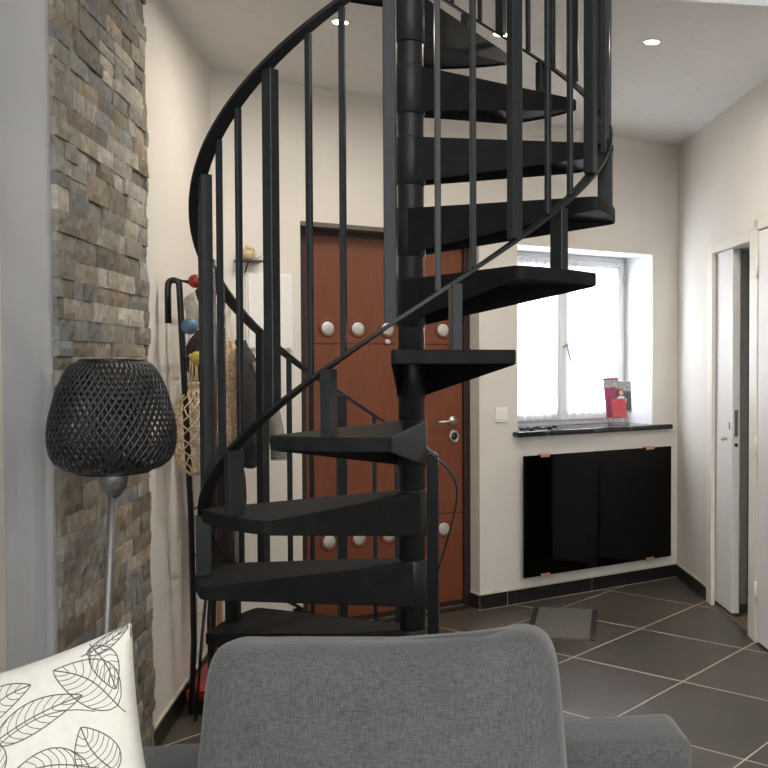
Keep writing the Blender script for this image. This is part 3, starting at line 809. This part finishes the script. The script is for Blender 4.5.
for s in (-1, 1):
    for k in range(3):
        pts = [(.018 * s + .014 * sin(i * .9 + k * 2.1), -.055 - .006 * cos(i * 1.8 + k), .03 + i * .016) for i in range(24)]
        tube(bm, pts, .008, n=6)
obj('braid', bm, 'knit', t)
t, bm = drape('winter_jacket', -.42, .185, .92, 1.45, [.060, .095, .100, .090, .065, .022], 'jacket', 'dark charcoal jacket hanging at the far end of the coat rack', 'jacket', 4, .12, .7, 0, 5)
obj('jacket_body', bm, 'jacket', t, smooth=True)
bm = bmesh.new(); tube(bm, [(-.03, -.07, .44), (-.02, -.105, .34), (0, -.130, .22), (.01, -.150, .10), (.012, -.155, .035)], .03, n=14, radii=[.018, .030, .034, .034, .028]); sl = obj('sleeve', bm, 'greycloth', t); sl['label'] = 'grey sleeve with gathered cuff'
bm = bmesh.new()
for k in range(5): tube(bm, [(.012 + .031 * cos(q), -.155 + .031 * sin(q), .028 + k * .011) for q in [2 * pi * i / 16 for i in range(16)]], .0055, n=6, closed=True)
obj('cuff', bm, 'greycloth', sl)
t, bm = drape('dark_coat', -.62, .15, .56, 1.10, [.05, .068, .070, .066, .060, .03], 'plum', 'long dark coat hanging low between the stair posts and the wall', 'coat', 5, .15, .8, 0, 9)
obj('coat_body', bm, 'plum', t, smooth=True)
bm = bmesh.new(); tube(bm, [(-.05, -.05, .30), (-.055, -.06, .15), (-.05, -.062, .0)], .012, n=8); obj('hem_lining', bm, 'greycloth', t)
t, bm = drape('dark_pouch', -.84, .100, 1.27, 1.48, [.012, .034, .040, .040, .030, .010], 'jacket', 'dark olive pouch hanging under the blue ball hook', 'pouch', 3, .08, .6, 0, 14)
obj('pouch_body', bm, 'jacket', t, smooth=True)
t, bm = drape('canvas_tote', -.86, .095, 1.50, 1.62, [.016, .034, .036, .034, .022, .008], 'palecloth', 'pale canvas tote hanging on the red ball hook', 'bag', 3, .08, .5, 0, 4)
obj('tote_body', bm, 'palecloth', t, smooth=True)
t, bm = drape('cream_shirt', -.58, .150, 1.30, 1.62, [.035, .042, .04, .04, .035, .012], 'palecloth', 'cream shirt hanging behind the knitted scarf', 'shirt', 4, .12, .6, 0, 6)
obj('shirt_body', bm, 'palecloth', t, smooth=True)

# power outlet and wooden batten on the left wall
ol = thing('power_outlet', LC + DW * -.36, AW, 'white power outlet low on the left wall behind the coat rack', 'power outlet')
box('outlet_plate', -.04, .04, -.010, 0, .30, .38, 'white_plastic', ol, .003)
bm = bmesh.new(); cyl(bm, (0, -.010, .34), (0, -.013, .34), .022, n=24); obj('socket', bm, 'white_plastic', ol)
bt = tag(box('wooden_batten', -.045, -.02, -.035, -.012, 0, .92, 'ochre', None, .002), 'narrow ochre wooden batten standing in the back left corner', 'batten')
place(bt, LC, AW)

# ------------------------------------------------------------------ floor lamp
lb = Vector((-1.075, 2.25, 0))
lp = thing('floor_lamp', lb, 0, 'floor lamp with a black woven lattice shade and steel pole', 'floor lamp')
lx = (112 - 576) / 975 * 2.25 - lb.x                       # shade axis offset at shade height
bm = bmesh.new(); lathe(bm, [(.001, 0), (.13, 0), (.13, .008), (.10, .016), (.02, .022), (.012, .03)], (-.058, 0, 0), n=40); obj('base', bm, 'chrome', lp)
bm = bmesh.new(); tube(bm, [(-.058, 0, .02), (-.028, 0, .55), (lx - .001, 0, 1.07)], .0095, n=14); obj('pole', bm, 'satin', lp)
bm = bmesh.new(); lathe(bm, [(.010, 1.055), (.016, 1.060), (.027, 1.078), (.032, 1.098), (.033, 1.116)], (lx, 0, 0), n=28, capb=True, capt=True); sk = obj('socket_cup', bm, 'satin', lp)
bm = bmesh.new(); cyl(bm, (lx + .018, -.026, 1.085), (lx + .021, -.032, 1.085), .006, n=12); obj('switch', bm, 'black', sk)
prof = [(0, .078), (.03, .104), (.09, .122), (.16, .131), (.26, .136), (.38, .1365), (.50, .132), (.64, .123), (.76, .114), (.88, .101), (.95, .089), (.985, .078), (1.0, .068)]
SZ0, SZ1 = 1.115, 1.372
def SR(v):
    for (a, ra), (b, rb) in zip(prof, prof[1:]):
        if v <= b: t = (v - a) / (b - a); return ra + (rb - ra) * t
    return prof[-1][1]
bm = bmesh.new(); NS = 50; rows = 44
for fam in (-1, 1):
    for k in range(NS):
        prev = None
        for j in range(rows + 1):
            v = j / rows; a = 2 * pi * k / NS + fam * v * 1.25
            r = SR(v) + fam * .0002; hw = 2 * pi / NS * .215
            z = SZ0 + (SZ1 - SZ0) * v
            cur = [bm.verts.new((lx + rr * cos(aa), rr * sin(aa), z)) for rr, aa in ((r - .0008, a - hw), (r + .0008, a - hw), (r + .0008, a + hw), (r - .0008, a + hw))]
            if prev:
                for q in range(4): bm.faces.new((prev[q], prev[(q + 1) % 4], cur[(q + 1) % 4], cur[q]))
            prev = cur
shd = obj('lamp_shade', bm, 'lamp_wicker', lp, smooth=True)
bm = bmesh.new()
for zz, rr in ((SZ0, .085 * .92),):
    tube(bm, [(lx + rr * cos(q), rr * sin(q), zz) for q in [2 * pi * i / 48 for i in range(48)]], .0035, n=8, closed=True)
for q in range(3): tube(bm, [(lx, 0, SZ0 + .002), (lx + .078 * cos(q * 2.1), .078 * sin(q * 2.1), SZ0 + .002)], .003)
obj('lower_rim', bm, 'black', shd)
bm = bmesh.new(); tube(bm, [(lx + .068 * cos(q), .068 * sin(q), SZ1) for q in [2 * pi * i / 48 for i in range(48)]], .0035, n=8, closed=True); obj('upper_rim', bm, 'black', shd)
bm = bmesh.new(); lathe(bm, [(.018, 1.114), (.018, 1.15), (.030, 1.18), (.032, 1.21), (.022, 1.235), (.002, 1.245)], (lx, 0, 0), n=20, capb=True); obj('bulb', bm, 'lamp_diff', shd)

# ------------------------------------------------------------------ sofa
SO = Vector((.208, 2.085, 0))          # back right corner; local x to the right, -y towards the camera
so_f = thing('sofa', SO, AU, 'grey melange fabric sofa seen over its back cushion at the bottom', 'sofa')
def soft_box(x0, x1, y0, y1, z0, z1, r, seg=5):
    bm = bmesh.new(); quad_box(bm, x0, x1, y0, y1, z0, z1, r, seg)
    for f in bm.faces: f.smooth = True
    return bm
obj('back_frame', soft_box(-1.36, 0, -.17, 0, .10, .620, .030), 'sofa', so_f)
obj('arm', soft_box(-.20, -.005, -.86, -.17, .10, .50, .04), 'sofa', so_f)
obj('seat_base', soft_box(-1.36, -.201, -.84, -.171, .10, .29, .03), 'sofa', so_f)
obj('seat_cushion', soft_box(-.775, -.203, -.86, -.175, .29, .43, .04), 'sofa', so_f)
obj('seat_cushion', soft_box(-1.358, -.780, -.86, -.175, .29, .43, .04), 'sofa', so_f)
for xx in (-.06, -1.30):
    for yy in (-.06, -.80):
        bm = bmesh.new(); cyl(bm, (xx, yy, 0), (xx, yy, .10), .018, .024); obj('foot', bm, 'black', so_f)
def back_cushion():
    hx, hy, hz = .318, .105, .232
    bm = bmesh.new(); nu, nv = 96, 56
    def sgp(c, e): return math.copysign(abs(c) ** e, c)
    rows = []
    for j in range(nv + 1):
        ph = -pi / 2 + pi * j / nv; ring_ = []
        for i in range(nu):
            th = 2 * pi * i / nu
            cx = sgp(cos(th), .12); cy = sgp(sin(th), .55)
            cv = max(0, cos(ph)) ** .085; z = sgp(sin(ph), .30)
            x = hx * cx * cv; y = hy * cy * max(0, cos(ph)) ** .5
            zz = hz * z
            u = x / hx; up = max(0, z)
            # uneven stuffing of the top edge
            zz += up * (-.026 * exp(-((u - .17) / .10) ** 2) + .020 * exp(-((u - .82) / .22) ** 2) - .004 * (1 - u) * .5 + .009 * exp(-((u + .95) / .14) ** 2))
            zz += .0025 * sin(u * 9 + 1) * up
            x += .010 * (-z) * (1 if u > 0 else -1) * min(1, abs(u) * 1.2) + (-.010 * up if u > .5 else 0)
            y *= 1 + .10 * cos(u * 1.4) - .05
            fr = 1 if cy < 0 else 0
            y += fr * (.006 * sin(u * 6 + z * 3) * cv + .008 * exp(-((u - .25 + z * .25) / .07) ** 2) * max(0, z) * 1.4)
            ring_.append(bm.verts.new((x, y, zz)))
        rows.append(ring_)
    for a, b in zip(rows, rows[1:]):
        for i in range(nu):
            k = (i + 1) % nu; f = bm.faces.new((a[i], a[k], b[k], b[i])); f.smooth = True
    bmesh.ops.remove_doubles(bm, verts=bm.verts, dist=1e-5)
    o = obj('back_cushion', bm, 'sofa', so_f)
    o.location = (-.598, -.285, .645); o.rotation_euler = (radians(-9), 0, radians(-9.5))
back_cushion()

# ------------------------------------------------------------------ patterned pillow
pc = px2(10, 809, 1.45)
pl = thing('throw_pillow', pc, 0, 'cream throw pillow printed with black outlined leaves on the left of the sofa', 'pillow')
pl.rotation_euler = (radians(-14), -radians(14.5), radians(6))
PA, PT, PP = .222, .07, .10
def psurf(u, v, s=-1, off=0):
    x = PA * u * (1 - PP * (1 - v * v)); z = PA * v * (1 - PP * (1 - u * u))
    h_ = PT * (max(0, (1 - u * u) * (1 - v * v))) ** .42
    return Vector((x, s * (h_ + off + .002), z))
bm = bmesh.new(); n = 40
for s in (-1, 1):
    g = [[bm.verts.new(psurf(sin(pi / 2 * (-1 + 2 * i / n)), sin(pi / 2 * (-1 + 2 * j / n)), s)) for i in range(n + 1)] for j in range(n + 1)]
    for j in range(n):
        for i in range(n):
            f = bm.faces.new((g[j][i], g[j][i + 1], g[j + 1][i + 1], g[j + 1][i])); f.smooth = True
bmesh.ops.remove_doubles(bm, verts=bm.verts, dist=.0045)
pcov = obj('pillow_cover', bm, 'pillow', pl)
# printed leaves: ribbons lying on the cover
bm = bmesh.new()
def ribbon(uv, w=.0015):
    pts = [psurf(u, v, -1, .0006) for u, v in uv if abs(u) < .995 and abs(v) < .995]
    if len(pts) < 2: return
    rows = []
    for i, p in enumerate(pts):
        t = (pts[min(i + 1, len(pts) - 1)] - pts[max(i - 1, 0)]).normalized()
        s = t.cross(Vector((0, -1, 0)))
        if s.length < 1e-5: continue
        s.normalize(); rows.append((bm.verts.new(p + s * w / 2), bm.verts.new(p - s * w / 2)))
    for a, b in zip(rows, rows[1:]): bm.faces.new((a[0], a[1], b[1], b[0]))
def leaf(bu, bv, tu, tv, wd, nv_=7, bend=.12):
    B = Vector((bu, bv)); T_ = Vector((tu, tv)); d = T_ - B; L_ = d.length; d.normalize(); nrm = Vector((-d.y, d.x))
    mid = lambda t: B + d * L_ * t + nrm * bend * L_ * sin(pi * t) * .6
    wf = lambda t: wd * (sin(pi * min(1, t) ** .8)) ** .8 if 0 < t < 1 else 0
    N_ = 26
    ribbon([tuple(mid(t / N_)) for t in range(-3, N_ + 1)], .0018)
    for s in (-1, 1):
        ribbon([tuple(mid(t / N_) + nrm * s * wf(t / N_)) for t in range(N_ + 1)], .0017)
        for k in range(nv_):
            t0 = .08 + .8 * k / nv_; t1 = min(.97, t0 + .14)
            a = mid(t0); b = mid(t1) + nrm * s * wf(t1) * .97
            ribbon([tuple(a + (b - a) * q / 8 + d * .03 * sin(pi * q / 8) * s * 0 - d * .02 * sin(pi * q / 8)) for q in range(9)], .0011)
def uvp(x, y):            # position on the cover given in the tilted frame of the visible corner
    dx, dy = x - 10, y - 809; det = 144 * -144 - (-25) * (-37)
    return ((dx * -144 - (-25) * dy) / det, (144 * dy - (-37) * dx) / det)
def leafp(b, t, w, n=7, bend=.1): leaf(*uvp(*b), *uvp(*t), w / 149, n, bend)
leafp((14, 733), (98, 692), 17, 8, .10); leafp((133, 706), (62, 664), 20, 9, -.16); leafp((96, 646), (129, 690), 11, 6, .12); leafp((92, 652), (129, 630), 8, 6, -.1)
leafp((-4, 714), (42, 676), 16, 6, .22); leafp((136, 768), (101, 723), 19, 8, .12); leafp((112, 762), (30, 772), 17, 9, -.18)
leafp((16, 780), (-8, 722), 18, 7, -.2)
leaf(-.95, .0, -.62, .28, .12); leaf(-.25, .05, .1, .3, .12, 7, .15); leaf(.45, -.3, .8, -.05, .12); leaf(-.15, -.35, .1, -.05, .1); leaf(-.55, .62, -.2, .9, .1); leaf(-.75, -.95, -.45, -.7, .1); leaf(.0, -.6, .35, -.25, .12, 7, .2); leaf(-.5, .3, -.15, .6, .12); leaf(-.6, -.3, -.25, .05, .12); leaf(.3, -.8, .65, -.5, .12); leaf(-.4, -.8, .0, -.6, .12); leaf(.75, -.75, .85, -.25, .1); leaf(-.85, .5, -.6, .9, .1); leaf(-.9, -.6, -.65, -.15, .1)
ribbon([(-.1 + .9 * t / 20, .30 + .28 * sin(t / 20 * 2.4)) for t in range(21)], .0015)
o = obj('leaf_print', bm, 'ink', pcov, recalc=False)
o['label'] = 'black outlined leaf print'
